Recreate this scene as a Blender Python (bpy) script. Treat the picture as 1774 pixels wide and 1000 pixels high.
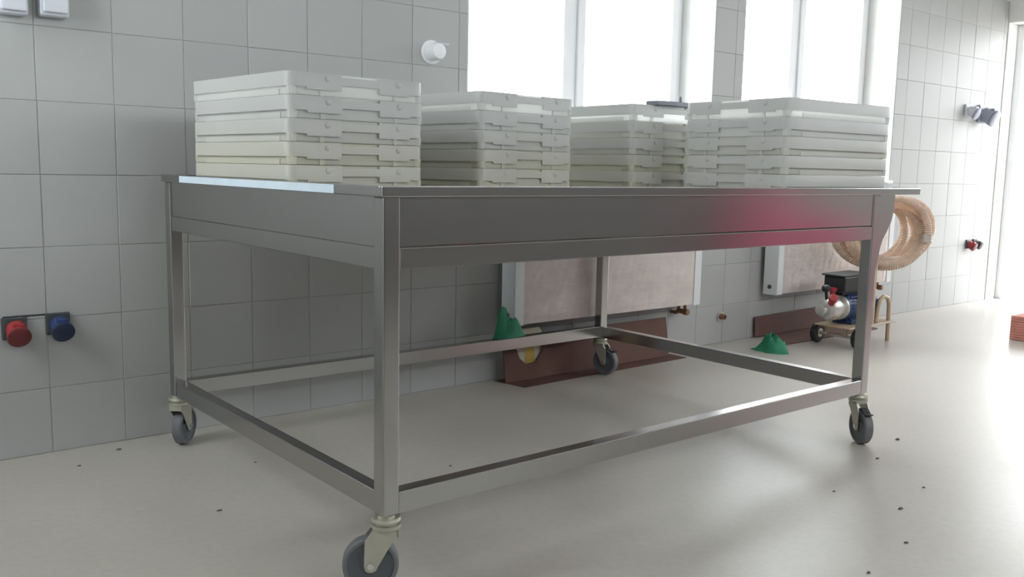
import bpy, bmesh, math, random
from mathutils import Vector, Matrix
random.seed(7)
PI = math.pi
S = bpy.context.scene
C = S.collection
for o in list(bpy.data.objects):
    bpy.data.objects.remove(o)

# ------------------------------------------------------------------ camera
F_PX = 1590.74
cam = bpy.data.cameras.new('camera')
cam.sensor_fit = 'HORIZONTAL'; cam.sensor_width = 36.0
cam.lens = F_PX / 1774 * 36.0
cam.clip_start = 0.02; cam.clip_end = 200
camo = bpy.data.objects.new('camera', cam); C.objects.link(camo)
_r = (0.774859781, -0.631811276, 0.020170052)
_u = (0.066661563, 0.113401185, 0.991310449)
_f = (0.628608428, 0.766782031, -0.129987545)
camo.matrix_world = Matrix(((_r[0], _u[0], -_f[0], -1.0126),
                            (_r[1], _u[1], -_f[1], -1.6649),
                            (_r[2], _u[2], -_f[2], 0.9422),
                            (0, 0, 0, 1)))
S.camera = camo

# ------------------------------------------------------------------ world and light
w = bpy.data.worlds.new('overcast_sky'); S.world = w; w.use_nodes = True
bg = w.node_tree.nodes['Background']
bg.inputs['Color'].default_value = (0.95, 0.975, 1.0, 1)
bg.inputs['Strength'].default_value = 14.0
S.view_settings.view_transform = 'Standard'
S.view_settings.look = 'None'
S.view_settings.gamma = 1.0
S.view_settings.use_curve_mapping = False
S.view_settings.exposure = -0.35
S.cycles.max_bounces = 10
S.cycles.diffuse_bounces = 6
S.cycles.transparent_max_bounces = 12

YW = 1.4958            # face of the tiled wall
X_L, X_R = -1.55, 6.35  # end walls
Y_F = -3.7             # wall behind the camera
CEIL = 3.0
WIN = [(1.314, 2.921), (3.166, 4.784)]
SILL, HEAD = 0.8925, 2.42
DOOR = (0.60, 1.488, 2.10)
ADDED_LWIN = (0.45, 1.44, 0.98, 2.9)
ADDED_FWIN = (-0.4, 4.2, 2.0, 2.88)
ADDED_RWIN = (-3.0, -0.2, 1.5, 2.75)

def portal(name, loc, rot, sx, sy):
    l = bpy.data.lights.new(name, 'AREA'); l.shape = 'RECTANGLE'; l.size = sx; l.size_y = sy
    l.cycles.is_portal = True
    o = bpy.data.objects.new(name, l); C.objects.link(o); o.location = loc; o.rotation_euler = rot
for i, (a, b) in enumerate(WIN):
    portal('window_portal', ((a+b)/2, YW+0.30, (SILL+HEAD)/2), (-PI/2, 0, 0), b-a, HEAD-SILL)
portal('door_portal', (X_R+0.22, (DOOR[0]+DOOR[1])/2, DOOR[2]/2), (0, PI/2, 0), DOOR[2], DOOR[1]-DOOR[0])
portal('added_side_window_portal', (X_L-0.25, (ADDED_LWIN[0]+ADDED_LWIN[1])/2, (ADDED_LWIN[2]+ADDED_LWIN[3])/2), (0, -PI/2, 0), ADDED_LWIN[3]-ADDED_LWIN[2], ADDED_LWIN[1]-ADDED_LWIN[0])
portal('added_front_window_portal', ((ADDED_FWIN[0]+ADDED_FWIN[1])/2, Y_F-0.25, (ADDED_FWIN[2]+ADDED_FWIN[3])/2), (PI/2, 0, 0), ADDED_FWIN[1]-ADDED_FWIN[0], ADDED_FWIN[3]-ADDED_FWIN[2])
portal('added_right_window_portal', (X_R+0.25, (ADDED_RWIN[0]+ADDED_RWIN[1])/2, (ADDED_RWIN[2]+ADDED_RWIN[3])/2), (0, PI/2, 0), ADDED_RWIN[3]-ADDED_RWIN[2], ADDED_RWIN[1]-ADDED_RWIN[0])

# ------------------------------------------------------------------ materials
MATS = {}
def pm(name, col, rough=0.5, metal=0.0, var=0.0, scale=8.0, bump=0.0, bscale=60.0, objvar=0.0, spec=0.5, stretch=None, col2=None, rvar=0.0, trans=0.0):
    m = bpy.data.materials.new(name); m.use_nodes = True
    nt = m.node_tree; N = nt.nodes; Lk = nt.links
    b = N['Principled BSDF']; out = N['Material Output']
    b.inputs['Base Color'].default_value = (*col, 1)
    b.inputs['Roughness'].default_value = rough
    b.inputs['Metallic'].default_value = metal
    b.inputs['Specular IOR Level'].default_value = spec
    tc = N.new('ShaderNodeTexCoord'); mp = N.new('ShaderNodeMapping')
    Lk.new(tc.outputs['Object'], mp.inputs['Vector'])
    if stretch: mp.inputs['Scale'].default_value = stretch
    colsock = None
    if var > 0 or col2 or rvar > 0:
        nz = N.new('ShaderNodeTexNoise'); nz.inputs['Scale'].default_value = scale
        nz.inputs['Detail'].default_value = 5.0; nz.inputs['Roughness'].default_value = 0.6
        Lk.new(mp.outputs['Vector'], nz.inputs['Vector'])
        if var > 0 or col2:
            rp = N.new('ShaderNodeValToRGB')
            rp.color_ramp.elements[0].position = 0.32; rp.color_ramp.elements[1].position = 0.68
            c2 = col2 if col2 else tuple(min(1, c*(1+var)) for c in col)
            c1 = col if col2 else tuple(c*(1-var) for c in col)
            rp.color_ramp.elements[0].color = (*c1, 1); rp.color_ramp.elements[1].color = (*c2, 1)
            Lk.new(nz.outputs['Fac'], rp.inputs['Fac']); colsock = rp.outputs['Color']
        if rvar > 0:
            mr = N.new('ShaderNodeMapRange'); mr.inputs['From Min'].default_value = 0.3; mr.inputs['From Max'].default_value = 0.7
            mr.inputs['To Min'].default_value = max(0.02, rough-rvar); mr.inputs['To Max'].default_value = rough+rvar
            Lk.new(nz.outputs['Fac'], mr.inputs['Value']); Lk.new(mr.outputs['Result'], b.inputs['Roughness'])
    if objvar > 0:
        oi = N.new('ShaderNodeObjectInfo'); mr = N.new('ShaderNodeMapRange')
        mr.inputs['To Min'].default_value = 1-objvar; mr.inputs['To Max'].default_value = 1+objvar*0.4
        Lk.new(oi.outputs['Random'], mr.inputs['Value'])
        mx = N.new('ShaderNodeVectorMath'); mx.operation = 'SCALE'
        if colsock: Lk.new(colsock, mx.inputs[0])
        else: mx.inputs[0].default_value = col
        Lk.new(mr.outputs['Result'], mx.inputs['Scale']); colsock = mx.outputs['Vector']
    if colsock: Lk.new(colsock, b.inputs['Base Color'])
    if bump > 0:
        nb = N.new('ShaderNodeTexNoise'); nb.inputs['Scale'].default_value = bscale; nb.inputs['Detail'].default_value = 4
        Lk.new(mp.outputs['Vector'], nb.inputs['Vector'])
        bp = N.new('ShaderNodeBump'); bp.inputs['Strength'].default_value = bump; bp.inputs['Distance'].default_value = 0.004
        Lk.new(nb.outputs['Fac'], bp.inputs['Height']); Lk.new(bp.outputs['Normal'], b.inputs['Normal'])
    if trans > 0:
        t = N.new('ShaderNodeBsdfTranslucent'); t.inputs['Color'].default_value = (*col, 1)
        if colsock: Lk.new(colsock, t.inputs['Color'])
        ms = N.new('ShaderNodeMixShader'); ms.inputs['Fac'].default_value = trans
        Lk.new(b.outputs['BSDF'], ms.inputs[1]); Lk.new(t.outputs['BSDF'], ms.inputs[2]); Lk.new(ms.outputs['Shader'], out.inputs['Surface'])
    MATS[name] = m
    return m

pm('tile', (0.43, 0.435, 0.43), 0.50, var=0.02, scale=3, objvar=0.04, bump=0.03, bscale=6, spec=0.25)
pm('grout', (0.37, 0.365, 0.355), 0.9, var=0.12, scale=20, bump=0.1)
pm('plaster', (0.72, 0.72, 0.70), 0.9, var=0.05, scale=5, bump=0.1)
pm('darkened_plaster', (0.15, 0.145, 0.14), 0.9, var=0.06, scale=3)  # unseen wall coloured dark so the front steel reflects darker
pm('ceiling', (0.55, 0.54, 0.53), 0.95, var=0.04, scale=4)
pm('pvc', (0.82, 0.83, 0.85), 0.35)
pm('steel', (0.46, 0.45, 0.445), 0.21, 1.0)
pm('steel_top', (0.56, 0.56, 0.56), 0.22, 1.0, var=0.05, scale=20)
pm('film', (0.66, 0.77, 0.86), 0.30, var=0.05, scale=12)
pm('zinc', (0.52, 0.51, 0.43), 0.38, 0.6, var=0.06, scale=30)
pm('chrome', (0.78, 0.78, 0.78), 0.15, 1.0)
pm('tyre', (0.15, 0.153, 0.165), 0.55)
pm('wheel_disc', (0.10, 0.11, 0.125), 0.45)
pm('black', (0.018, 0.019, 0.022), 0.4)
pm('dark_grey', (0.06, 0.065, 0.07), 0.5)
pm('red', (0.33, 0.03, 0.035), 0.4)
pm('red_dark', (0.15, 0.02, 0.024), 0.45)
pm('blue', (0.018, 0.045, 0.14), 0.4)
pm('blue_dark', (0.010, 0.022, 0.065), 0.45)
pm('grey_blue', (0.28, 0.31, 0.38), 0.45)
pm('box_grey', (0.60, 0.62, 0.68), 0.4)
pm('motor_blue', (0.025, 0.055, 0.14), 0.38)
pm('aluminium', (0.62, 0.60, 0.57), 0.35, 0.7, var=0.1, scale=30)
pm('beige_paint', (0.50, 0.38, 0.26), 0.45)
pm('hose', (0.78, 0.62, 0.50), 0.32, var=0.15, scale=9, trans=0.30)
pm('brown_board', (0.125, 0.058, 0.044), 0.75, var=0.12, scale=9, bump=0.08)
pm('green_cloth', (0.012, 0.19, 0.10), 0.7, var=0.2, scale=14, bump=0.2)
pm('cream_sack', (0.62, 0.56, 0.44), 0.7, var=0.08, scale=10, bump=0.2)
pm('yellow_print', (0.60, 0.42, 0.10), 0.6, var=0.1)
pm('radiator', (0.74, 0.76, 0.78), 0.35)
pm('wrap', (0.66, 0.59, 0.56), 0.28, var=0.08, scale=6, bump=0.5, bscale=14, stretch=(1, 1, 3))
pm('copper', (0.28, 0.14, 0.08), 0.5, 0.4)
pm('clay', (0.56, 0.25, 0.20), 0.85, var=0.12, scale=20, bump=0.15)
pm('pink', (0.58, 0.10, 0.20), 0.5)
pm('white_film', (0.85, 0.86, 0.87), 0.3, trans=0.3)
pm('slate', (0.20, 0.21, 0.25), 0.5)
pm('crumb', (0.12, 0.11, 0.095), 0.9)
pm('leaf', (0.13, 0.26, 0.04), 0.5, var=0.3, scale=4, trans=0.3)
pm('bark', (0.13, 0.09, 0.06), 0.9)
pm('gravel', (0.50, 0.48, 0.44), 0.95, var=0.2, scale=3, bump=0.3)
CR = []
for nm_, c_ in (('white', (0.90, 0.90, 0.885)), ('ivory', (0.90, 0.895, 0.855)), ('cream', (0.90, 0.885, 0.79))):
    # thick double rim passes little light, the thin tub wall passes more
    r_ = tuple(v*.76 for v in c_)  # same plastic as the tub, rim colour darkened for its backlit shade
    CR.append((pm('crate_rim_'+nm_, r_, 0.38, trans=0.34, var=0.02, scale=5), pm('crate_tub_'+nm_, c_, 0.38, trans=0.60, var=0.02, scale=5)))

def floor_material():
    m = bpy.data.materials.new('concrete_floor'); m.use_nodes = True
    nt = m.node_tree; N = nt.nodes; Lk = nt.links; b = N['Principled BSDF']
    tc = N.new('ShaderNodeTexCoord')
    n1 = N.new('ShaderNodeTexNoise'); n1.inputs['Scale'].default_value = 1.3; n1.inputs['Detail'].default_value = 6; n1.inputs['Roughness'].default_value = 0.65
    n2 = N.new('ShaderNodeTexNoise'); n2.inputs['Scale'].default_value = 45; n2.inputs['Detail'].default_value = 3
    for n in (n1, n2): Lk.new(tc.outputs['Object'], n.inputs['Vector'])
    r1 = N.new('ShaderNodeValToRGB')
    r1.color_ramp.elements[0].position = 0.15; r1.color_ramp.elements[0].color = (0.415, 0.385, 0.340, 1)
    r1.color_ramp.elements[1].position = 0.85; r1.color_ramp.elements[1].color = (0.545, 0.515, 0.465, 1)
    Lk.new(n1.outputs['Fac'], r1.inputs['Fac'])
    r2 = N.new('ShaderNodeValToRGB')
    r2.color_ramp.elements[0].position = 0.35; r2.color_ramp.elements[0].color = (0.95, 0.95, 0.95, 1)
    r2.color_ramp.elements[1].position = 0.6; r2.color_ramp.elements[1].color = (1, 1, 1, 1)
    Lk.new(n2.outputs['Fac'], r2.inputs['Fac'])
    mx = N.new('ShaderNodeMix'); mx.data_type = 'RGBA'; mx.blend_type = 'MULTIPLY'; mx.inputs['Factor'].default_value = 1
    Lk.new(r1.outputs['Color'], mx.inputs['A']); Lk.new(r2.outputs['Color'], mx.inputs['B'])
    Lk.new(mx.outputs['Result'], b.inputs['Base Color'])
    mr = N.new('ShaderNodeMapRange'); mr.inputs['From Min'].default_value = 0.1; mr.inputs['From Max'].default_value = 0.9
    mr.inputs['To Min'].default_value = 0.24; mr.inputs['To Max'].default_value = 0.44
    Lk.new(n1.outputs['Fac'], mr.inputs['Value']); Lk.new(mr.outputs['Result'], b.inputs['Roughness'])
    bp = N.new('ShaderNodeBump'); bp.inputs['Strength'].default_value = 0.04; bp.inputs['Distance'].default_value = 0.004
    n3 = N.new('ShaderNodeTexNoise'); n3.inputs['Scale'].default_value = 9; n3.inputs['Detail'].default_value = 4
    Lk.new(tc.outputs['Object'], n3.inputs['Vector'])
    Lk.new(n3.outputs['Fac'], bp.inputs['Height']); Lk.new(bp.outputs['Normal'], b.inputs['Normal'])
    MATS['concrete'] = m
floor_material()

def glass_material():
    m = bpy.data.materials.new('window_glass'); m.use_nodes = True
    nt = m.node_tree; N = nt.nodes; Lk = nt.links
    N.remove(N['Principled BSDF'])
    t = N.new('ShaderNodeBsdfTransparent'); t.inputs['Color'].default_value = (0.96, 0.98, 0.98, 1)
    g = N.new('ShaderNodeBsdfGlossy'); g.inputs['Roughness'].default_value = 0.02
    lw = N.new('ShaderNodeLayerWeight'); lw.inputs['Blend'].default_value = 0.5
    pw = N.new('ShaderNodeMath'); pw.operation = 'POWER'; pw.inputs[1].default_value = 5.0
    fr = N.new('ShaderNodeMath'); fr.operation = 'MULTIPLY_ADD'; fr.inputs[1].default_value = 0.9; fr.inputs[2].default_value = 0.04
    Lk.new(lw.outputs['Facing'], pw.inputs[0]); Lk.new(pw.outputs[0], fr.inputs[0])
    ms = N.new('ShaderNodeMixShader')
    Lk.new(fr.outputs[0], ms.inputs['Fac']); Lk.new(t.outputs['BSDF'], ms.inputs[1]); Lk.new(g.outputs['BSDF'], ms.inputs[2])
    Lk.new(ms.outputs['Shader'], N['Material Output'].inputs['Surface'])
    MATS['glass'] = m
glass_material()

# ------------------------------------------------------------------ mesh helpers
class MB:
    def __init__(s): s.v = []; s.f = []
    def add(s, vs, fs):
        k = len(s.v); s.v += [tuple(p) for p in vs]; s.f += [tuple(i+k for i in f) for f in fs]; return s
    def box(s, x0, x1, y0, y1, z0, z1, T=None):
        p = [Vector(q) for q in ((x0,y0,z0),(x1,y0,z0),(x1,y1,z0),(x0,y1,z0),(x0,y0,z1),(x1,y0,z1),(x1,y1,z1),(x0,y1,z1))]
        if T: p = [T @ q for q in p]
        return s.add(p, ((0,3,2,1),(4,5,6,7),(0,1,5,4),(1,2,6,5),(2,3,7,6),(3,0,4,7)))
    def cyl(s, p0, p1, r0, r1=None, n=20, cap=True):
        return s.loft([(p0, r0), (p1, r0 if r1 is None else r1)], n, cap)
    def loft(s, rings, n=20, cap=True, closed=False):
        """rings: (centre, radius) list along a path"""
        pts = [Vector(c) for c, _ in rings]; m = len(pts)
        up = None; vs = []
        for i, (c, r) in enumerate(rings):
            if closed: d = pts[(i+1) % m] - pts[i-1]
            else: d = pts[min(i+1, m-1)] - pts[max(i-1, 0)]
            if d.length < 1e-9: d = (pts[-1]-pts[0])
            d.normalize()
            if up is None:
                up = Vector((0,0,1)) if abs(d.z) < 0.9 else Vector((1,0,0))
            u = (up - d*up.dot(d)).normalized(); up = u; v = d.cross(u)
            for k in range(n):
                a = 2*PI*k/n; vs.append(pts[i] + (u*math.cos(a)+v*math.sin(a))*r)
        fs = []
        for i in range(m if closed else m-1):
            j = (i+1) % m
            for k in range(n):
                fs.append((i*n+k, i*n+(k+1) % n, j*n+(k+1) % n, j*n+k))
        if cap and not closed:
            fs.append(tuple(range(n))[::-1]); fs.append(tuple((m-1)*n+k for k in range(n)))
        return s.add(vs, fs)
    def axis(s, o, d, prof, n=24, cap=True):
        """prof: (distance along d, radius); sharp lathe around an axis"""
        o = Vector(o); d = Vector(d).normalized()
        t = Vector((0,0,1)) if abs(d.z) < 0.9 else Vector((1,0,0))
        u = (t - d*t.dot(d)).normalized(); v = d.cross(u); vs = []; m = len(prof)
        for h, r in prof:
            for k in range(n):
                a = 2*PI*k/n; vs.append(o + d*h + (u*math.cos(a)+v*math.sin(a))*r)
        fs = [(i*n+k, i*n+(k+1) % n, (i+1)*n+(k+1) % n, (i+1)*n+k) for i in range(m-1) for k in range(n)]
        if cap: fs += [tuple(range(n))[::-1], tuple((m-1)*n+k for k in range(n))]
        return s.add(vs, fs)
    def prism(s, poly, ax, a, b, T=None):
        """poly in the plane across axis ax (x: yz, y: xz, z: xy), from a to b along ax"""
        def P(p, h): return {'x': (h, p[0], p[1]), 'y': (p[0], h, p[1]), 'z': (p[0], p[1], h)}[ax]
        n = len(poly); vs = [Vector(P(p, a)) for p in poly] + [Vector(P(p, b)) for p in poly]
        if T: vs = [T @ q for q in vs]
        return s.add(vs, [tuple(range(n))[::-1], tuple(range(n, 2*n))] + [(i, (i+1) % n, n+(i+1) % n, n+i) for i in range(n)])
    def mesh(s, name, loc=(0,0,0), bevel=0, smooth=False, seg=1):
        me = bpy.data.meshes.new(name); L = Vector(loc)
        me.from_pydata([tuple(Vector(p)-L) for p in s.v], [], s.f)
        bm = bmesh.new(); bm.from_mesh(me)
        bmesh.ops.recalc_face_normals(bm, faces=bm.faces)
        if bevel:
            es = [e for e in bm.edges if len(e.link_faces) == 2 and e.calc_face_angle(0) > 0.6]
            bmesh.ops.bevel(bm, geom=es, offset=bevel, segments=seg, affect='EDGES', profile=0.5)
        if smooth:
            for f in bm.faces: f.smooth = True
            for e in bm.edges:
                if len(e.link_faces) == 2 and e.calc_face_angle(0) > 0.6: e.smooth = False
        bm.to_mesh(me); bm.free()
        return me
    def build(s, name, mat, parent=None, loc=None, bevel=0, smooth=False, seg=1):
        if loc is None: loc = wloc(parent) if parent else (0, 0, 0)
        me = s.mesh(name, loc, bevel, smooth, seg)
        me.materials.append(MATS[mat] if isinstance(mat, str) else mat)
        return link(name, me, parent, loc)
WL = {}
def wloc(o): return WL[o.name]
def link(name, me, parent, loc):
    o = bpy.data.objects.new(name, me); C.objects.link(o); o.parent = parent
    WL[o.name] = Vector(loc)
    o.location = Vector(loc) - (wloc(parent) if parent else Vector((0,0,0)))
    return o
def empty(name, loc): 
    o = link(name, None, None, loc); o.empty_display_size = 0.1; return o
def tag(o, label, cat, group=None):
    o['label'] = label; o['category'] = cat
    if group: o['group'] = group
    return o
def struct(o, label=None):
    o['kind'] = 'structure'
    if label: o['label'] = label
    return o
def copy_tree(o, parent=None):
    c = o.copy(); C.objects.link(c); c.parent = parent
    for ch in list(o.children): copy_tree(ch, c)
    return c

# ------------------------------------------------------------------ the room
struct(MB().box(X_L-0.3, X_R+0.3, Y_F-0.3, YW+0.3, -0.12, 0.0).build('floor', 'concrete'), 'grey beige concrete floor of the tiled room')
struct(MB().box(X_L-0.3, X_R+0.3, Y_F-0.3, YW+0.36, CEIL, CEIL+0.15).build('ceiling', 'ceiling'), 'pale plain ceiling')

YG = YW + 0.0020
b = MB()
b.box(X_L-0.3, X_R+0.3, YG, YW+0.34, 0, SILL)
b.box(X_L-0.3, WIN[0][0], YG, YW+0.34, SILL, CEIL)
b.box(WIN[0][1], WIN[1][0], YG, YW+0.34, SILL, CEIL)
b.box(WIN[1][1], X_R+0.3, YG, YW+0.34, SILL, CEIL)
for a, c in WIN: b.box(a, c, YG, YW+0.34, HEAD, CEIL)
wall_back = struct(b.build('wall_back', 'grout'), 'long wall of square white tiles with two windows')
# tiles: every tile a part of the wall
TX, TZ, TX0, TZ0, GAP = 0.2285, 0.2265, -0.33, 0.213, 0.0020
ROWS = [(0.0, TZ0)] + [(TZ0+TZ*k, TZ0+TZ*(k+1)) for k in range(9)]
tile_cache = {}
def tile(x0, x1, z0, z1):
    if x1-x0 < 0.02 or z1-z0 < 0.02: return
    g = GAP/2; sx, sz = round(x1-x0-2*g, 4), round(z1-z0-2*g, 4)
    if (sx, sz) not in tile_cache:
        c = 0.0012; m = MB()
        o = [(-sx/2, -sz/2), (sx/2, -sz/2), (sx/2, sz/2), (-sx/2, sz/2)]
        i = [(-sx/2+c, -sz/2+c), (sx/2-c, -sz/2+c), (sx/2-c, sz/2-c), (-sx/2+c, sz/2-c)]
        vs = [(p[0], 0.010, p[1]) for p in o] + [(p[0], 0.0012, p[1]) for p in o] + [(p[0], 0, p[1]) for p in i]
        fs = [(0, 3, 2, 1)] + [(k, (k+1) % 4, 4+(k+1) % 4, 4+k) for k in range(4)] + [(4+k, 4+(k+1) % 4, 8+(k+1) % 4, 8+k) for k in range(4)] + [(8, 9, 10, 11)]
        m.add(vs, fs); me = m.mesh('tile'); me.materials.append(MATS['tile']); tile_cache[(sx, sz)] = me
    t = link('tile', tile_cache[(sx, sz)], wall_back, ((x0+x1)/2, YW + random.uniform(-0.0006, 0.0006), (z0+z1)/2))
    t.rotation_euler = (random.uniform(-.0025, .0025), 0, random.uniform(-.0025, .0025))
kx = -5
while TX0+TX*kx < X_R-0.02:
    a, c = TX0+TX*kx, min(TX0+TX*(kx+1), X_R+GAP); kx += 1
    for z0, z1 in ROWS:
        segs = [(a, c)]
        if z1 > SILL + 0.01:
            for wa, wb in WIN:
                ns = []
                for p, q in segs:
                    if q <= wa or p >= wb: ns.append((p, q)); continue
                    if p < wa: ns.append((p, wa))
                    if q > wb: ns.append((wb, q))
                segs = ns
        for p, q in segs: tile(p, q, z0, z1)
# plaster above the tiles
b = MB()
zt = ROWS[-1][1]
for p, q in ((X_L, WIN[0][0]), (WIN[0][1], WIN[1][0]), (WIN[1][1], X_R)): b.box(p, q, YW+0.001, YG+0.001, zt+0.004, CEIL)
for p, q in WIN: b.box(p, q, YW+0.001, YG+0.001, HEAD, CEIL)
b.build('plaster_band', 'plaster', wall_back)
# reveals lined with white plaster
b = MB()
for p, q in WIN:
    b.box(p, p+0.006, YW+0.002, YW+0.34, SILL, HEAD); b.box(q-0.006, q, YW+0.002, YW+0.34, SILL, HEAD)
    b.box(p+0.006, q-0.006, YW+0.002, YW+0.34, HEAD-0.006, HEAD)
b.build('reveal_lining', 'plaster', wall_back)

def window(n, p, q, z0, z1, ax, at, sgn, label):
    """two-leaf window; ax 'y': lies across Y at depth `at`; ax 'x': across X"""
    def bx(m, u0, u1, d0, d1, za, zb):
        if ax == 'y': m.box(u0, u1, at+sgn*d0 if sgn > 0 else at-d1, at+d1 if sgn > 0 else at-d0, za, zb)
        else: m.box(at-d1 if sgn < 0 else at+d0, at-d0 if sgn < 0 else at+d1, u0, u1, za, zb)
    f = 0.045; c = (p+q)/2
    m = MB(); bx(m, p+.006, p+f, 0, .06, z0, z1-.006); bx(m, q-f, q-.006, 0, .06, z0, z1-.006)
    bx(m, p+f, q-f, 0, .06, z0, z0+f); bx(m, p+f, q-f, 0, .06, z1-f, z1-.006); bx(m, c-.022, c+.022, 0, .06, z0+f, z1-f)
    w_ = struct(m.build('window_%d' % n, 'pvc', bevel=0.003), label)
    for u0, u1 in ((p+f, c-.022), (c+.022, q-f)):
        s_ = 0.05; m = MB()
        bx(m, u0+.001, u0+s_, -.012, .045, z0+f, z1-f); bx(m, u1-s_, u1-.001, -.012, .045, z0+f, z1-f)
        bx(m, u0+s_, u1-s_, -.012, .045, z0+f, z0+f+s_); bx(m, u0+s_, u1-s_, -.012, .045, z1-f-s_, z1-f)
        sa = m.build('sash', 'pvc', w_, bevel=0.003)
        m = MB(); bx(m, u0+s_, u1-s_, .014, .020, z0+f+s_, z1-f-s_); m.build('pane', 'glass', sa)
    return w_
W1 = window(1, WIN[0][0], WIN[0][1], SILL+.02, HEAD, 'y', YW+0.225, 1, 'white two leaf window nearer the table\'s left end')
W2 = window(2, WIN[1][0], WIN[1][1], SILL+.02, HEAD, 'y', YW+0.225, 1, 'white two leaf window nearer the doorway')
for w_, (p, q) in zip((W1, W2), WIN):
    MB().box(p+.002, q-.002, YW-0.03, YW+0.225, SILL-.0005, SILL+.02).build('sill', 'pvc', w_, bevel=0.004)

# left wall with an unseen window added for light from the side
b = MB(); y0, y1, z0, z1 = ADDED_LWIN
b.box(X_L-0.3, X_L, Y_F-0.3, y0, 0, CEIL); b.box(X_L-0.3, X_L, y1, YG, 0, CEIL)
b.box(X_L-0.3, X_L, y0, y1, 0, z0); b.box(X_L-0.3, X_L, y0, y1, z1, CEIL)
struct(b.build('wall_left', 'plaster'), 'plain left end wall with added wide window')
window(3, y0, y1, z0, z1, 'x', X_L-0.12, -1, 'wide unseen window added in the left end wall for side light')
b = MB(); x0, x1, z0, z1 = ADDED_FWIN
b.box(X_L-0.3, x0, Y_F-0.3, Y_F, 0, CEIL); b.box(x1, X_R+0.3, Y_F-0.3, Y_F, 0, CEIL)
b.box(x0, x1, Y_F-0.3, Y_F, 0, z0); b.box(x0, x1, Y_F-0.3, Y_F, z1, CEIL)
window(4, x0, x1, z0, z1, 'y', Y_F-0.12, -1, 'high wide unseen window added behind the camera to light the crate fronts')  # unseen opening added to light crate fronts and near floor
struct(b.build('wall_front', 'darkened_plaster'), 'rough wall behind the camera, coloured dark to darken the steel reflections')
b = MB()
y0, y1, z0, z1 = ADDED_RWIN
b.box(X_R, X_R+0.3, Y_F, y0, 0, CEIL); b.box(X_R, X_R+0.3, y1, DOOR[0], 0, CEIL)
b.box(X_R, X_R+0.3, y0, y1, 0, z0); b.box(X_R, X_R+0.3, y0, y1, z1, CEIL)
window(5, y0, y1, z0, z1, 'x', X_R+0.12, 1, 'unseen window added in the right end wall to brighten the floor')  # unseen opening added to brighten the floor on the right
b.box(X_R, X_R+0.3, DOOR[1], YG, 0, CEIL)
b.box(X_R, X_R+0.3, DOOR[0], DOOR[1], DOOR[2], CEIL)
struct(b.build('wall_right', 'plaster'), 'right end wall with bright open doorway')
b = MB()
for ya, yb in ((DOOR[0], DOOR[0]+.05), (DOOR[1]-.05, DOOR[1])): b.box(X_R+0.16, X_R+0.26, ya, yb, 0, DOOR[2])
b.box(X_R+0.16, X_R+0.26, DOOR[0]+.05, DOOR[1]-.05, DOOR[2]-.05, DOOR[2])
d1 = struct(b.build('door_1', 'pvc', bevel=0.003), 'white frame of the open doorway')
MB().box(X_R+0.27, X_R+0.97, DOOR[1]-.04, DOOR[1], 0.01, DOOR[2]-.05).build('door_leaf', 'pvc', d1, bevel=0.004)
struct(MB().box(X_R+0.3, 45, -40, 45, -0.2, -0.06).build('ground_outside', 'gravel'), 'pale gravel ground outside the doorway')
struct(MB().box(-40, X_R+0.3, YW+0.34, 45, -0.2, -0.06).build('ground_behind_wall', 'gravel'), 'pale gravel ground beyond the windows')

# ------------------------------------------------------------------ the table
H, T_, LS = 0.90, 0.0235, 0.041
L, W, OV, OV2 = 1.9956, 1.3447, 0.008, 0.2573
Z0, ZR, U0, U1 = 0.1749, 0.2254, 0.7211, 0.7675
ZB = 0.8797
tb = tag(empty('steel_table', (L/2, W/2, 0)), 'large stainless steel worktable on four castors, crates stacked on it', 'table')
B = H - T_
MB().box(-OV+.002, L+OV2-.002, -OV+.002, W+OV-.002, B+.0005, ZB).build('table_top', 'steel_top', tb)
e = 0.011
MB().box(-OV, L+OV2, -OV, -OV+e, B, H).build('edge', 'steel', tb, bevel=0.0025, seg=2)
MB().box(-OV, L+OV2, W+OV-e, W+OV, B, H).build('edge', 'steel', tb, bevel=0.0025, seg=2)
MB().box(-OV, -OV+e, -OV+e, W+OV-e, B, H).build('edge', 'steel', tb, bevel=0.0025, seg=2)
MB().box(L+OV2-e, L+OV2, -OV+e, W+OV-e, B, H).build('edge', 'steel', tb, bevel=0.0025, seg=2)
fm = MB().box(-OV-.0009, -OV-.0002, 0.20, W-0.16, B+.0015, H-.0022).build('protective_film', 'film', tb)
fm['label'] = 'pale blue protective film on the short edge'
LEGS = [(0, 0), (L-LS, 0), (0, W-LS), (L-LS, W-LS)]
for x, y in LEGS:
    lg = MB().box(x, x+LS, y, y+LS, Z0, B).build('leg', 'steel', tb, bevel=0.003, seg=2)
ins, th = 0.004, 0.0015
def railx(y0, y1, z0, z1, name): MB().box(LS, L-LS, y0, y1, z0, z1).build(name, 'steel', tb, bevel=0.002)
def raily(x0, x1, z0, z1, name): MB().box(x0, x1, LS, W-LS, z0, z1).build(name, 'steel', tb, bevel=0.002)
for z0, z1, nm in ((Z0, ZR, 'lower_rail'), (U0, U1, 'upper_rail')):
    railx(0.001, LS-.001, z0, z1, nm); railx(W-LS+.001, W-.001, z0, z1, nm)
    raily(ins, LS-.001, z0, z1, nm); raily(L-LS+.001, L-.001, z0, z1, nm)
for y0 in (ins, W-ins-th): MB().box(LS, L-LS, y0, y0+th, U1+0.0035, B).build('apron', 'steel', tb)
for x0 in (ins+.002, L-ins-th): MB().box(x0, x0+th, LS, W-LS, U1+0.0015, B).build('apron', 'steel', tb)
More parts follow.
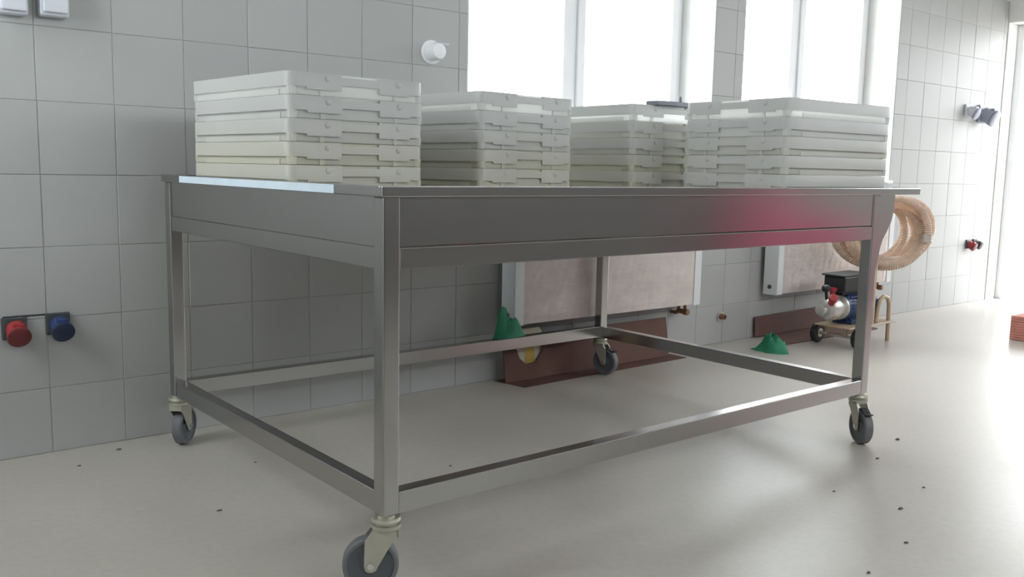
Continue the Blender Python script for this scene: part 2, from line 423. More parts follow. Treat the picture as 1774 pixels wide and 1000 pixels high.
# curved bracket plate under the overhang
poly = [(L+.0005, B), (L+0.098, B), (L+0.096, 0.82), (L+0.085, 0.785), (L+0.060, 0.75), (L+0.034, 0.72), (L+0.02, 0.69), (L+0.011, 0.65), (L+.0005, 0.60)]
for y0 in (0.002, W-0.006): MB().prism(poly, 'y', y0, y0+.004).build('bracket', 'steel', tb)

# castors: a part with sub-parts
CZ = Z0
def caster_parts():
    """local: leg foot at z 0, wheel trails along +x, axle along y"""
    k = MB()
    k.axis((0, 0, 0), (0, 0, -1), [(0, .020), (.006, .020), (.006, .031), (.012, .033), (.017, .031), (.017, .026), (.021, .026), (.021, .033), (.029, .033), (.031, .030)], 28)
    ax, az = 0.034, -(CZ-0.0625)
    for s_ in (-1, 1):
        pl = [(-.026, -.031), (.030, -.031), (.047, -.055), (.0485, az), (.046, az-.010), (.040, az-.015), (.030, az-.0155), (.022, az-.011), (.018, az-.002), (-.012, -.062), (-.027, -.048)]
        k.prism(pl, 'y', s_*.0195-.0014, s_*.0195+.0014)
    k.box(-.026, .030, -.0209, .0209, -.0345, -.030)
    k.box(-.0275, -.0245, -.0209, .0209, -.048, -.031)
    ws = (ax, 0, az)
    ty = MB().axis((ax, -.016, az), (0, 1, 0), [(0, .052), (.0, .0585), (.004, .0625), (.028, .0625), (.032, .0585), (.032, .052)], 40, cap=False)
    ty.axis((ax, -.016, az), (0, 1, 0), [(0, .052), (.032, .052)], 40, cap=False)
    hb = MB().axis((ax, -.015, az), (0, 1, 0), [(0, .016), (.0, .020), (.004, .024), (.005, .044), (.002, .0515), (.028, .0515), (.025, .044), (.026, .024), (.030, .020), (.030, .016)], 36)
    bo = MB().axis((ax, -.0265, az), (0, 1, 0), [(0, .004), (0, .0075), (.0055, .0075), (.0055, .0045), (.0475, .0045), (.0475, .0075), (.053, .0075), (.053, .004)], 14)
    br = MB().prism([(.030, -.050), (.052, -.046), (.072, -.058), (.090, -.058), (.090, -.062), (.070, -.064), (.052, -.054), (.034, -.058)], 'y', -.014, .014)
    return k, ty, hb, bo, br
ck, cty, chb, cbo, cbr = caster_parts()
cme = [ck.mesh('castor_fork', smooth=True), cty.mesh('tyre', smooth=True), chb.mesh('wheel_disc', smooth=True), cbo.mesh('axle_bolt', smooth=True), cbr.mesh('brake_pedal', bevel=.0015)]
for m_, n_ in zip(cme, ('zinc', 'tyre', 'wheel_disc', 'chrome', 'black')): m_.materials.append(MATS[n_])
for (x, y), ang, brk in zip(LEGS, (149, 237, 45, 280), (False, True, False, True)):
    c_ = link('castor', cme[0], tb, (x+LS/2, y+LS/2, Z0)); c_.rotation_euler = (0, 0, math.radians(ang))
    for m_, n_ in zip(cme[1:4], ('tyre', 'wheel_disc', 'axle_bolt')):
        o_ = bpy.data.objects.new(n_, m_); C.objects.link(o_); o_.parent = c_
    if brk:
        o_ = bpy.data.objects.new('brake_pedal', cme[4]); C.objects.link(o_); o_.parent = c_

# ------------------------------------------------------------------ crates
CA, CB, CH = 0.4361, 0.5777, 0.0597   # notched side, plain side, height in the stack
def perimeter(ix, r, full=True):
    """points round the crate from inset ix; (x, y, side, fraction)"""
    a, b_ = CA/2-ix, CB/2-ix; pts = []
    fr = [0.0, 0.06, 0.062, 0.34, 0.342, 0.66, 0.662, 0.938, 0.94, 1.0]
    corners = [(a-r, -b_+r, -90), (a-r, b_-r, 0), (-a+r, b_-r, 90), (-a+r, -b_+r, 180)]
    sides = [((-a+r, -b_), (a-r, -b_)), ((a, -b_+r), (a, b_-r)), ((a-r, b_), (-a+r, b_)), ((-a, b_-r), (-a, -b_+r))]
    for i in range(4):
        (x0, y0), (x1, y1) = sides[i]
        for f in fr: pts.append((x0+(x1-x0)*f, y0+(y1-y0)*f, i, f))
        cx, cy, s0 = corners[i]
        for k in range(1, 5):
            t = math.radians(s0 + 90*k/5); pts.append((cx+r*math.cos(t), cy+r*math.sin(t), -1, 0))
    return pts
def crate_rim():
    po = perimeter(0.0, 0.030); pi = perimeter(0.0032, 0.027); pt = perimeter(0.016, 0.016)
    n = len(po); vs = []
    def zs(p):
        _, _, sd, f = p; lo, hi = 0.36*CH, CH-.0006
        if sd in (0, 2):
            if 0.341 < f < 0.661: lo, hi = 0.52*CH, CH-.0075
            elif 0.061 < f < 0.939: lo = 0.27*CH
        return lo, hi
    for o_, i_, t_ in zip(po, pi, pt):
        lo, hi = zs(o_)
        vs += [(o_[0], o_[1], lo), (o_[0], o_[1], hi-.002), (o_[0]*.996, o_[1]*.996, hi), (t_[0], t_[1], hi), (t_[0], t_[1], hi-.003), (i_[0], i_[1], hi-.003), (i_[0], i_[1], lo)]
    fs = []
    for k in range(n):
        j = (k+1) % n
        for q in range(7): fs.append((k*7+q, j*7+q, j*7+(q+1) % 7, k*7+(q+1) % 7))
    return MB().add(vs, fs)
def crate_tub():
    lo = perimeter(0.0085, 0.024); hi = perimeter(0.0075, 0.024); hi2 = perimeter(0.0110, 0.020); lo2 = perimeter(0.0120, 0.020)
    n = len(lo); vs = []
    z = [0.0, 0.0025, CH-.0015, CH-.0015, 0.004]
    rings = [perimeter(0.012, 0.022), lo, hi, hi2, lo2]
    for R_, zz in zip(rings, z): vs += [(p[0], p[1], zz) for p in R_]
    fs = [(r*n+k, r*n+(k+1) % n, (r+1)*n+(k+1) % n, (r+1)*n+k) for r in range(4) for k in range(n)]
    fs += [tuple(range(n))[::-1], tuple(4*n+k for k in range(n))]
    m = MB().add(vs, fs)
    # corner posts and the long raised strip of the plain sides
    for sx in (-1, 1):
        for sy in (-1, 1):
            x, y = sx*(CA/2-.0175), sy*(CB/2-.0175)
            m.axis((x, y, .0008), (0, 0, 1), [(0, .0125), (.36*CH, .0145)], 10)
        m.box(min(sx*(CA/2-.0095), sx*(CA/2-.0050)), max(sx*(CA/2-.0095), sx*(CA/2-.0050)), -CB*.40, CB*.36, .0008, .25*CH)
    for sy in (-1, 1):
        for fx in (-.27, .27):
            m.box(fx*CA-.006, fx*CA+.006, min(sy*(CB/2-.010), sy*(CB/2-.004)), max(sy*(CB/2-.010), sy*(CB/2-.004)), .0008, .28*CH)
    return m
rim_me, tub_me = crate_rim().mesh('rim', smooth=True), crate_tub().mesh('tub', smooth=True)
lug_me = MB().axis((0, 0, 0), (0, -1, 0), [(-.002, .0085), (.0010, .0082), (.002, .0065)], 14).mesh('lug', smooth=True)
CRM = []
for mt in CR:
    row = []
    for me, k_ in ((rim_me, 0), (tub_me, 1), (lug_me, 0)):
        c = me.copy(); c.materials.append(mt[k_]); row.append(c)
    CRM.append(row)
STACKS = [ # near corner x, y, angle, notched side faces right?, phrase, tint per level from the bottom
    (0.047, 0.5369, 0.0681, True, "the stack on the table's left end", (2, 2, 1, 0, 0)),
    (0.7344, 0.6331, 0.0977, True, 'the second stack from the left', (2, 2, 1, 0, 0)),
    (1.404, 0.6218, 0.0, True, 'the farthest stack, low before the bright windows', (2, 2, 1, 1, 0)),
    (1.4783, 0.0369, -0.0438, False, "the stack on the table's right end", (1, 1, 1, 0, 0))]
LEV = ['lowest crate in', 'second crate from the bottom in', 'middle crate in', 'second crate from the top in', 'topmost crate in']
LEV = ['lowest of', 'second from the bottom in', 'middle one of', 'second from the top in', 'topmost of']
for cx, cy, th_, nr, phrase, tint in STACKS:
    for k in range(5):
        ct, st = math.cos(th_), math.sin(th_)
        la, lb = (CA, CB) if nr else (CB, CA)
        jx, jy = (random.uniform(-.002, .002), random.uniform(-.002, .002)) if k else (0, 0)
        px = cx + la/2*ct - lb/2*st + jx; py = cy + la/2*st + lb/2*ct + jy
        t = tag(empty('plastic_crate', (px, py, ZB + k*CH + .0002)), 'white plastic crate, %s %s' % (LEV[k], phrase), 'crate', 'stacked white crates on the table')
        t.rotation_euler = (0, 0, th_ + (0 if nr else PI/2) + random.uniform(-.006, .006)*(k > 0))
        R_, T2, G_ = CRM[tint[k]]
        for nm, me in (('rim', R_), ('tub', T2)):
            o_ = bpy.data.objects.new(nm, me); C.objects.link(o_); o_.parent = t
        for sy in (-1, 1):
            for fx in (-.235, .29):
                o_ = bpy.data.objects.new('lug', G_); C.objects.link(o_); o_.parent = t
                o_.location = (fx*CA*(-sy), sy*CB/2, CH*.76); o_.rotation_euler = (0, 0, 0 if sy < 0 else PI)

# grey scraper lying on the far stack
zt = ZB + 5*CH
sc = tag(empty('dough_scraper', (1.60, 0.70, zt)), 'flat grey scraper blade lying on top of the farthest crate stack', 'scraper')
MB().prism([(1.505, 0.606), (1.60, 0.600), (1.72, 0.606), (1.735, 0.618), (1.64, 0.66), (1.505, 0.662)], 'z', zt+.0003, zt+.016).build('blade', 'slate', sc, bevel=0.002)
MB().axis((1.648, 0.622, zt+.016), (0, 0, 1), [(0, .008), (.006, .006), (.018, .005), (.022, .003)], 12).build('knob', 'slate', sc, smooth=True)

# crumpled white film on the right end of the table
def crumple(cx, cy, z, rx, ry, h, seed, n=13):
    rnd = random.Random(seed); vs = []; fs = []
    for j in range(n):
        for i in range(n):
            u, v = i/(n-1)*2-1, j/(n-1)*2-1
            e_ = max(abs(u), abs(v)); hh = h*max(0.0, (1-e_**2))*rnd.uniform(.45, 1.0)
            vs.append((cx+rx*u*(1-.12*v*v)+rnd.uniform(-1, 1)*rx*.04, cy+ry*v*(1-.15*u*u)+rnd.uniform(-1, 1)*ry*.04, z+.0008+hh))
    for j in range(n-1):
        for i in range(n-1): fs.append((j*n+i, j*n+i+1, (j+1)*n+i+1, (j+1)*n+i))
    k = len(vs); vs += [(x_, y_, z+.0002) for x_, y_, _ in vs]
    for j in range(n-1):
        for i in range(n-1): fs.append((k+j*n+i, k+(j+1)*n+i, k+(j+1)*n+i+1, k+j*n+i+1))
    bd = [i for i in range(n)] + [j*n+n-1 for j in range(1, n)] + [(n-1)*n+i for i in range(n-2, -1, -1)] + [j*n for j in range(n-2, 0, -1)]
    for a_, b_ in zip(bd, bd[1:]+bd[:1]): fs.append((a_, k+a_, k+b_, b_))
    return MB().add(vs, fs)
tag(crumple(2.14, 0.14, ZB, 0.075, 0.10, 0.066, 4).build('plastic_film', 'white_film', loc=(2.14, 0.14, ZB), smooth=False), "crumpled white film on the table's bare right corner", 'plastic film')

# ------------------------------------------------------------------ radiators
def radiator(x0, x1, label, z0=0.257, z1=0.80, yf=1.372, yb=YW-0.028):
    r = tag(empty('panel_radiator', (x0, yb, 0)), label, 'radiator', 'radiators under the windows')
    b = MB().box(x0+.004, x1-.004, yf+.004, yf+.018, z0+.01, z1-.01); b.box(x0+.02, x1-.02, yb-.016, yb, z0+.01, z1-.01)
    n = int((x1-x0)/.05)
    for i in range(n):
        xx = x0+.03+i*.05; b.box(xx, xx+.012, yf+.018, yb-.016, z0+.04, z1-.04)
    b.build('panels', 'radiator', r)
    for xa in (x0, x1-.003): MB().box(xa, xa+.003, yf-.0015, yb-.004, z0, z1).build('side_cover', 'radiator', r)
    MB().box(x0+.003, x1-.003, yf+.002, yb-.004, z1-.006, z1).build('top_grille', 'radiator', r)
    # crinkled protective wrap over the front
    wv = MB(); nx, nz = 40, 16; rnd = random.Random(int(x0*100)); vs = []; fs = []
    for j in range(nz+1):
        for i in range(nx+1):
            u, v = i/nx, j/nz; ed = 0 if i in (0, nx) or j in (0, nz) else 1
            vs.append((x0+.05+(x1-x0-.10)*u, yf+.003-ed*(.0015+.002*rnd.random()), z0+.006+(z1-z0-.012)*v))
    for j in range(nz):
        for i in range(nx): q = j*(nx+1)+i; fs.append((q, q+1, q+nx+2, q+nx+1))
    wv.add(vs, fs).build('protective_wrap', 'wrap', r)
    for xa in (x0+.003, x1-.05): MB().box(xa, xa+.047, yf-.0015, yf+.004, z0+.002, z1-.002).build('corner_guard', 'radiator', r)
    MB().axis((x0-.0005, (yf+yb)/2, z0+.045), (-1, 0, 0), [(-.004, .012), (.006, .012), (.008, .008)], 14).build('plug', 'dark_grey', r, smooth=True)
    # valve and pipes at the far lower corner
    xa = x1-.05
    b = MB()
    for d in (0, .05): b.loft([((xa+d-.03, yf+.07, z0+.012), .009), ((xa+d-.03, yf+.07, z0-.035), .009), ((xa+d-.03, yf+.08, z0-.045), .009), ((xa+d-.03, YW-.001, z0-.045), .009)], 10)
    b.build('pipes', 'copper', r, smooth=True)
    MB().axis((xa-.03, yf+.068, z0-.034), (0, -1, 0), [(0, .013), (.03, .013), (.034, .017), (.06, .016), (.063, .012)], 14).build('valve', 'copper', r, smooth=True)
    for xb in (x0+.25, x1-.25): MB().box(xb, xb+.03, yb, YW-.0008, z0+.06, z1-.06).build('wall_bracket', 'radiator', r)
radiator(1.495, 2.74, 'wide white radiator half hidden behind the table\'s far legs')
radiator(3.415, 4.66, 'white radiator behind the blue pump, nearer the doorway')

# ------------------------------------------------------------------ things on the wall
def cee_socket(x, z, cols, label, s=1.0, group='industrial sockets on the tiled wall', flange='dark_grey'):
    t = tag(empty('industrial_socket', (x, YW, z)), label, 'socket', group)
    y = YW-.0008
    MB().box(x-.036*s, x+.036*s, y-.012*s, y, z-.030*s, z+.040*s).build('flange', flange, t, bevel=.004*s, seg=2)
    d = Vector((0.0, -1, -0.45)).normalized(); o = Vector((x+.004*s, y-.010*s, z+.004*s))
    MB().axis(o, d, [(0, .030*s), (.034*s, .030*s), (.036*s, .033*s), (.044*s, .033*s), (.046*s, .029*s)], 24).build('body', cols[0], t, smooth=True)
    o2 = o + d*.0465*s
    MB().axis(o2, d, [(0, .034*s), (.007*s, .034*s), (.010*s, .029*s)], 24).build('lid', cols[1], t, smooth=True)
    MB().box(x-.012*s, x+.02*s, o2.y-.006*s, o2.y+.010*s, o2.z+.030*s, o2.z+.040*s).build('hinge', cols[0], t, bevel=.002*s)
cee_socket(-0.425, 0.412, ('red', 'red_dark'), 'red industrial wall socket left of the blue one')
cee_socket(-0.300, 0.416, ('blue', 'blue_dark'), 'blue industrial wall socket low on the left of the tiled wall')
cee_socket(5.985, 0.442, ('red', 'red_dark'), 'small red wall socket low beside the bright doorway', 0.95)
cee_socket(6.09, 0.446, ('dark_grey', 'black'), 'small black wall socket right of the red one by the doorway', 0.9)
cee_socket(5.80, 1.415, ('box_grey', 'grey_blue'), 'pale grey socket high on the wall left of its darker neighbour', 1.25, flange='box_grey')
cee_socket(6.02, 1.40, ('grey_blue', 'grey_blue'), 'grey blue socket high on the wall beside the doorway', 1.8, flange='grey_blue')
# black strip put in for the shade of the tile gap above the sockets
struct(MB().box(-0.455, -0.335, YW-.0012, YW+.004, 0.4495, 0.4545).build('gap_shade_1', 'black'), 'black strip painting the shade of the tile gap above the red socket')
def wall_box(x0, x1, z0, z1, label):
    t = tag(empty('socket_box', ((x0+x1)/2, YW, z0)), label, 'socket', 'grey socket boxes high on the left')
    y = YW-.0008
    MB().box(x0, x1, y-.045, y, z0, z1).build('housing', 'box_grey', t, bevel=.008, seg=3)
    MB().box(x0+.006, x1-.006, y-.056, y-.0455, z0+.010, z1-.025).build('cover_flap', 'box_grey', t, bevel=.004, seg=2)
    MB().box(x0+.010, x1-.010, y-.050, y-.0455, z1-.022, z1-.014).build('hinge', 'grey_blue', t, bevel=.001)
wall_box(-0.432, -0.350, 1.366, 1.50, 'pale grey socket box at the very left upper corner')
wall_box(-0.318, -0.236, 1.372, 1.506, 'pale grey socket box, the right one of the upper left pair')
# capped outlet beside the window
t = tag(empty('wall_outlet', (1.13, YW, 1.40)), 'round white capped outlet on the tiles left of the window', 'outlet')
y = YW-.0008
MB().axis((1.13, y, 1.40), (0, -1, 0), [(0, .048), (.006, .048), (.010, .044), (.010, .036), (.05, .035), (.062, .030), (.066, .022)], 28).build('cap', 'pvc', t, smooth=True)
MB().box(1.128, 1.20, y-.030, y-.022, 1.430, 1.438).build('lever', 'box_grey', t, bevel=.002)
# small pipe outlet low between the radiators
t = tag(empty('pipe_stub', (3.075, YW, 0.150)), 'small brown pipe stub low on the tiles between the radiators', 'pipe stub')
MB().axis((3.075, YW-.0008, 0.150), (0, -1, 0), [(0, .030), (.004, .030), (.005, .020)], 20).build('collar', 'aluminium', t, smooth=True)
MB().axis((3.075, YW-.0058, 0.150), (0, -1, 0), [(0, .016), (.028, .016), (.028, .010), (.012, .010)], 16).build('pipe', 'copper', t, smooth=True)

# ------------------------------------------------------------------ boards, sack and rags by the wall
t = tag(MB().prism([(1.50, 1.30), (2.60, 1.325), (2.60, 1.472), (1.47, 1.478)], 'z', 0.0004, 0.0022).build('brown_board', 'brown_board', loc=(2.05, 1.38, 0)), 'reddish brown board flat on the floor under the wide radiator', 'board', 'brown boards along the wall')
tag(MB().prism([(1.475, 0), (2.55, 0), (2.55, .20), (1.72, .20), (1.70, .115), (1.66, .075), (1.60, .07), (1.565, .10), (1.545, .165), (1.475, .165)], 'y', -.006, 0, T=Matrix.Translation((0, 1.405, 0.0030)) @ Matrix.Rotation(math.radians(-9), 4, 'X')).build('brown_board', 'brown_board', loc=(2.0, 1.405, 0.003), bevel=.001), 'reddish brown board with a cut notch leaning on wall under wide radiator', 'board', 'brown boards along the wall')
tag(MB().prism([(3.255, 1.24), (4.30, 1.236), (4.30, 1.474), (3.49, 1.480)], 'z', 0.0006, 0.007).build('brown_board', 'brown_board', loc=(3.8, 1.36, 0), bevel=.0015), 'brown board flat on the floor behind the blue pump', 'board', 'brown boards along the wall')
tag(MB().prism([(3.37, 0), (4.28, 0), (4.28, .125), (3.37, .115)], 'y', -.006, 0, T=Matrix.Translation((0, 1.474, 0.0085)) @ Matrix.Rotation(math.radians(-4), 4, 'X')).build('brown_board', 'brown_board', loc=(3.8, 1.474, 0.008), bevel=.001), 'brown board leaning against the wall behind the blue pump', 'board', 'brown boards along the wall')

def sack(cx, cy, z, wx, wy, h):
    vs = []; fs = []; n = 20
    prof = [(0, .86), (.05, .98), (.25, 1.03), (.55, 1.0), (.8, .92), (.93, .80), (1.0, .66)]
    for hh, k in prof:
        for i in range(n):
            a = 2*PI*i/n; c_, s_ = math.cos(a), math.sin(a); p_ = .55
            ex = math.copysign(abs(c_)**p_, c_); ey = math.copysign(abs(s_)**p_, s_)
            vs.append((cx+wx/2*ex*k*(1+.02*math.sin(5*a+hh*7)), cy+wy/2*ey*k*(1-.25*hh), z+h*hh))
    for r in range(len(prof)-1):
        for i in range(n): fs.append((r*n+i, r*n+(i+1) % n, (r+1)*n+(i+1) % n, (r+1)*n+i))
    fs += [tuple(range(n))[::-1], tuple((len(prof)-1)*n+i for i in range(n))]
    return MB().add(vs, fs)
SX, SY = 1.635, 1.456
sk = tag(empty('small_sack', (SX, SY, 0.0024)), 'cream sack behind the notched brown board under the radiator', 'sack')
sack(SX, SY, 0.0024, 0.215, 0.050, 0.225).build('bag', 'cream_sack', sk, smooth=True)
b = MB(); vs = []; fs = []
for j in range(6):
    for i in range(7):
        u, v = i/6, j/5; hh = .2+.6*v
        vs.append((SX-.022+.050*u, SY-.025*1.03*(1-.25*hh)-.0018, .0024+.225*hh))
for j in range(5):
    for i in range(6): q = j*7+i; fs.append((q, q+1, q+8, q+7))
b.add(vs, fs).build('printed_panel', 'yellow_print', sk)

def rag(cx, cy, z, rx, ry, h, seed, peaks):
    rnd = random.Random(seed); n, m = 28, 9; vs = []; fs = []
    ph = [rnd.uniform(0, 6.28) for _ in range(4)]
    for j in range(m):
        t_ = j/(m-1)
        for i in range(n):
            a = 2*PI*i/n
            rr = (1-t_)*(1+.10*math.sin(3*a+ph[0])+.07*math.sin(5*a+ph[1])+.04*math.sin(9*a+ph[2]))
            x_, y_ = cx+rx*rr*math.cos(a), cy+ry*rr*math.sin(a)
            hz = 0
            for (qx, qy, qh, qs) in peaks:
                d2 = ((x_-cx)/rx-qx)**2+((y_-cy)/ry-qy)**2
                hz = max(hz, qh*math.exp(-(d2/qs)**1.6))
            hz = h*hz*min(1, t_*4+.02)*(1+.16*math.sin(4*a+ph[3]+6*t_)+.08*math.sin(7*a+ph[0]-9*t_))
            vs.append((x_, y_, z+.0005+hz))
    for j in range(m-1):
        for i in range(n): fs.append((j*n+i, j*n+(i+1) % n, (j+1)*n+(i+1) % n, (j+1)*n+i))
    fs.append(tuple((m-1)*n+i for i in range(n))); fs.append(tuple(range(n))[::-1])
    return MB().add(vs, fs)
tag(rag(3.135, 1.19, 0.0, 0.085, 0.10, 0.088, 3, [(-.05, 0, .92, .42), (.35, -.2, .66, .30)]).build('green_rag', 'green_cloth', loc=(3.135, 1.19, 0), smooth=True), 'small heap of green cloth on the floor before the brown board', 'cloth', 'green rags')
tag(rag(1.425, 1.323, 0.2256, 0.085, 0.024, 0.115, 8, [(-.42, 0, 1.0, .24), (.15, 0, .62, .60)]).build('green_rag', 'green_cloth', loc=(1.425, 1.323, 0.2256), smooth=True), "dark green rag bunched on the table's rear lower rail", 'cloth', 'green rags')

# ------------------------------------------------------------------ pump on its trolley
PX, PY = 3.60, 1.08
pt = tag(empty('electric_pump', (PX+.1, PY, 0)), 'blue electric motor pump on a small wheeled trolley by the wall', 'pump')
zc = 0.215
MB().box(3.50, 3.98, PY-.125, PY+.095, 0.112, 0.120).build('base_plate', 'beige_paint', pt, bevel=.002)
for yy in (PY-.125, PY+.125):
    wl = MB().axis((3.585, yy-.018, .056), (0, 1, 0), [(0, .026), (0, .048), (.006, .055), (.030, .055), (.036, .048), (.036, .026)], 28).build('wheel', 'black', pt, smooth=True)
    MB().axis((3.585, yy-.020, .056), (0, 1, 0), [(0, .025), (.040, .025)], 20).build('hub', 'aluminium', wl, smooth=True)
MB().axis((3.585, PY-.125, .056), (0, 1, 0), [(0, .009), (.25, .009)], 12).build('axle', 'aluminium', pt, smooth=True)
for yy in (PY-.05, PY+.05): MB().box(3.570, 3.600, yy-.006, yy+.006, .056, .112).build('axle_bracket', 'beige_paint', pt)
for yy in (PY-.085, PY+.085):
    MB().loft([((3.83, yy, .121), .012), ((3.845, yy, .20), .012), ((3.862, yy, .245), .012), ((3.90, yy, .262), .012), ((3.945, yy, .250), .012), ((3.965, yy, .215), .012), ((3.97, yy, .10), .012), ((3.972, yy, .0008), .012)], 12).build('frame_leg', 'beige_paint', pt, smooth=True)
# post with a hook arm carrying the hose coil
hx, hy = 3.742, 0.972
def along(d, z): return (hx+.632*d, hy+.775*d, z)
MB().loft([((hx, hy, .121), .013), ((hx, hy, .45), .013), ((hx, hy, .695), .013), (along(.008, .710), .013), (along(.03, .716), .013), (along(.20, .716), .013), (along(.375, .716), .013), (along(.395, .726), .013), (along(.40, .78), .011)], 12).build('hose_post', 'beige_paint', pt, smooth=True)
mo = MB().axis((3.585, PY, zc), (1, 0, 0), [(0, .060), (0, .070), (.012, .072), (.22, .072), (.222, .078), (.275, .078), (.285, .068), (.287, .03)], 36).build('motor', 'motor_blue', pt, smooth=True)
b = MB()
for k in range(24):
    a = 2*PI*k/24; T = Matrix.Translation((0, PY, zc)) @ Matrix.Rotation(a, 4, 'X')
    b.box(3.60, 3.80, -.0022, .0022, .070, .085, T=T)
b.build('cooling_fins', 'motor_blue', mo)
MB().box(3.62, 3.77, PY-.06, PY+.06, .1205, .150).build('motor_foot', 'motor_blue', mo, bevel=.003)
cb = MB().box(3.52, 3.76, PY-.065, PY+.065, .305, .392).build('control_box', 'black', pt, bevel=.008, seg=2)
MB().box(3.56, 3.72, PY-.03, PY+.03, .285, .306).build('box_neck', 'black', cb)
MB().box(3.50, 3.78, PY-.07, PY+.07, .3925, .404).build('box_lid', 'dark_grey', cb, bevel=.003)
MB().box(3.72, 3.86, PY-.05, PY+.05, .330, .372).build('capacitor_box', 'aluminium', pt, bevel=.006, seg=2)
hd = MB().axis((3.44, PY, zc), (1, 0, 0), [(0, .02), (0, .040), (.012, .058), (.035, .066), (.075, .066), (.085, .050), (.12, .050), (.125, .068), (.1445, .068)], 32).build('pump_head', 'aluminium', pt, smooth=True)
for yy in (PY-.035, ): MB().axis((3.445, yy, zc+.036), (-.45, -.5, .65), [(0, .018), (.03, .018), (.032, .023), (.055, .023), (.058, .017)], 18).build('red_cap', 'red', hd, smooth=True)
MB().axis((3.51, PY, zc+.050), (0, 0, 1), [(0, .014), (.045, .014), (.047, .024), (.062, .024), (.066, .015)], 18).build('red_cap', 'red', hd, smooth=True)
MB().axis((3.455, PY, zc+.050), (-.2, 0, 1), [(0, .008), (.045, .008), (.05, .018), (.060, .024), (.072, .024), (.082, .017), (.086, .006)], 18).build('black_knob', 'black', hd, smooth=True)
MB().axis((3.441, PY-.0, zc), (-1, 0, 0), [(0, .024), (.028, .024), (.03, .030), (.045, .030), (.047, .02)], 20).build('suction_port', 'aluminium', hd, smooth=True)

# coiled ribbed hose hung over the push handle
hose_c = Vector((3.985, PY, 0.615))
uu = Vector((0.775, -0.632, 0)).normalized(); nn = Vector((0.632, 0.775, 0)).normalized()
rings = []; LOOPS = 9; STEPS = 200
for i in range(LOOPS*STEPS+1):
    t_ = i/STEPS; a = 2*PI*t_; k = t_/LOOPS
    lp = int(t_)
    ph = 2*PI*k
    rx = 0.205+.030*math.sin(2.3*ph+.5); rz = 0.178+.018*math.cos(1.7*ph)
    tilt = .55*math.sin(1.35*ph+.4)
    off = nn*(-.12+.24*k) + uu*(.045*math.sin(1.2*ph)) 
    c_ = hose_c + off + Vector((0, 0, .02*math.sin(1.9*ph)))
    p_ = c_ + uu*(rx*math.cos(a)) + Vector((0, 0, rz*math.sin(a))) + nn*(tilt*.12*math.cos(a+.6))
    rings.append((p_, 0.0220 if i % 2 else 0.0186))
hs = tag(empty('hose_coil', (hose_c.x, hose_c.y, hose_c.z-.2)), 'coil of ribbed beige hose hanging behind the table\'s right corner', 'hose')
MB().loft(rings, 10).build('hose', 'hose', hs, smooth=False)
for pe, pn in ((rings[0][0], rings[2][0]), (rings[-1][0], rings[-3][0])):
    d = (Vector(pe)-Vector(pn)).normalized()
    MB().axis(Vector(pe)-d*.004, d, [(0, .024), (.03, .024), (.032, .028), (.045, .028), (.046, .02)], 16).build('coupling', 'aluminium', hs, smooth=True)

# ------------------------------------------------------------------ clay block by the doorway
bx0, by0 = 4.64, 0.40
cbk = tag(empty('clay_block', (bx0+.12, by0+.10, 0)), 'reddish clay block on the floor at the photo\'s right edge', 'clay block')
b = MB(); poly = []
n = 9
for i in range(n):
    z_ = .002+.14*i/n; poly += [(by0+.003, z_), (by0+.003, z_+.008), (by0, z_+.0095), (by0, z_+.0145)]
poly += [(by0+.0, .1425), (by0+.20, .1425), (by0+.20, .002)]
b.prism(poly, 'x', bx0, bx0+.25)
b.build('block', 'clay', cbk)
b = MB()
for i in range(9): b.box(bx0-.003, bx0-.0002, by0+.006, by0+.19, .006+.0152*i, .014+.0152*i)
b.build('ribs', 'clay', cbk)

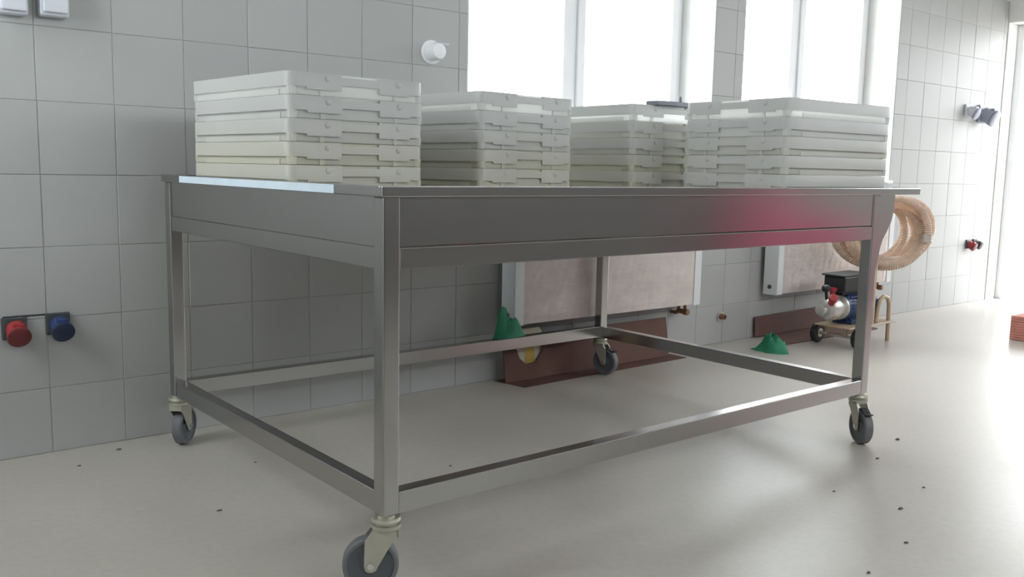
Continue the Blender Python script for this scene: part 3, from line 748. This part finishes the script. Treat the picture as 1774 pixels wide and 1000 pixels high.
# ------------------------------------------------------------------ crumbs on the floor
CRUMB = ['dark crumb on the bare floor well in front of the right front castor',
         'dark crumb on the floor in the lower right, nearest the right corner but one',
         'dark crumb on the floor left of the near left rail',
         'tiny dark crumb just in front of the right front castor wheel',
         'faint dark crumb on the floor left of and before the right front castor',
         'dark crumb at the very bottom edge on the right',
         'small dark crumb farthest right on the bare floor',
         'small dark crumb on the floor under the middle of the table',
         'widest dark crumb, right beside the right front castor',
         'dark crumb on the floor below the blue wall socket',
         'dark crumb close to the wall between sockets and left castor',
         'tiny dark crumb under the table just right of the left castor']
for i, (x, y, s_) in enumerate(((1.452, -.427, .016), (1.23, -.561, .014), (-.098, .69, .013), (1.836, -.142, .014), (1.425, -.233, .010), (.982, -.598, .012), (1.684, -.378, .011), (.63, .63, .011), (2.107, -.068, .022), (-.30, 1.30, .012), (-.154, 1.40, .016), (.15, 1.02, .009))):
    rnd = random.Random(i); m = MB(); n = 9
    s_ *= .75
    vs = [(x+s_*math.cos(2*PI*k/n)*rnd.uniform(.6, 1), y+s_*.6*math.sin(2*PI*k/n)*rnd.uniform(.6, 1), .0004) for k in range(n)]
    vs += [(x+(p[0]-x)*.6, y+(p[1]-y)*.6, .0004+s_*.30*rnd.uniform(.7, 1.2)) for p in vs]
    m.add(vs, [tuple(range(n))[::-1], tuple(range(n, 2*n))] + [(k, (k+1) % n, n+(k+1) % n, n+k) for k in range(n)])
    tag(m.build('crumb', 'crumb', loc=(x, y, 0)), CRUMB[i], 'crumb', 'crumbs of debris on the floor')

# ------------------------------------------------------------------ pink reflectors added out of view, for pink clothing mirrored in the steel
def pink_reflector(x, y, r, h, label):
    t = tag(empty('unseen_reflector', (x, y, 0)), label, 'bin', 'pink reflectors added out of view')
    MB().axis((x, y, .001), (0, 0, 1), [(0, r*.8), (h*.9, r*.97), (h*.9, r*1.02), (h, r*1.03), (h, r*.95), (h*.88, r*.93), (.02, r*.76)], 36).build('body', 'pink', t, smooth=True)
    for s_ in (-1, 1): MB().box(x+s_*r*1.03-.02, x+s_*r*1.03+.02, y-.06, y+.06, h*.86, h*.89).build('handle', 'pink', t, bevel=.004)
pink_reflector(3.05, -1.25, .17, .86, 'tall narrow pink bin added out of view to tint the apron reflection')
pink_reflector(3.80, -1.45, .30, .70, 'wide low pink bin added out of view to tint the apron reflection')

# ------------------------------------------------------------------ shrub outside the doorway
sh = tag(empty('garden_shrub', (8.6, 1.9, -.06)), 'sunlit green shrub outside the bright doorway', 'shrub')
b = MB(); rnd = random.Random(5)
for k in range(6):
    a = 2*PI*k/6; b.loft([((8.6, 1.9, -.059), .018), ((8.6+.12*math.cos(a), 1.9+.12*math.sin(a), .3), .013), ((8.6+.3*math.cos(a), 1.9+.3*math.sin(a), .7), .006)], 6)
b.build('stems', 'bark', sh)
b = MB()
for k in range(700):
    d = Vector((rnd.gauss(0, 1), rnd.gauss(0, 1), rnd.gauss(0, 1))).normalized()*rnd.uniform(.5, 1)
    c_ = Vector((8.6+.45*d.x, 1.9+.45*d.y, .5+.42*d.z)); u_ = Vector((rnd.gauss(0, 1), rnd.gauss(0, 1), rnd.gauss(0, 1))).normalized(); v_ = u_.cross(d).normalized()
    b.add([c_-u_*.035, c_+v_*.016, c_+u_*.035, c_-v_*.016], [(0, 1, 2, 3)])
fo = b.build('foliage', 'leaf', sh); fo['kind'] = 'stuff'
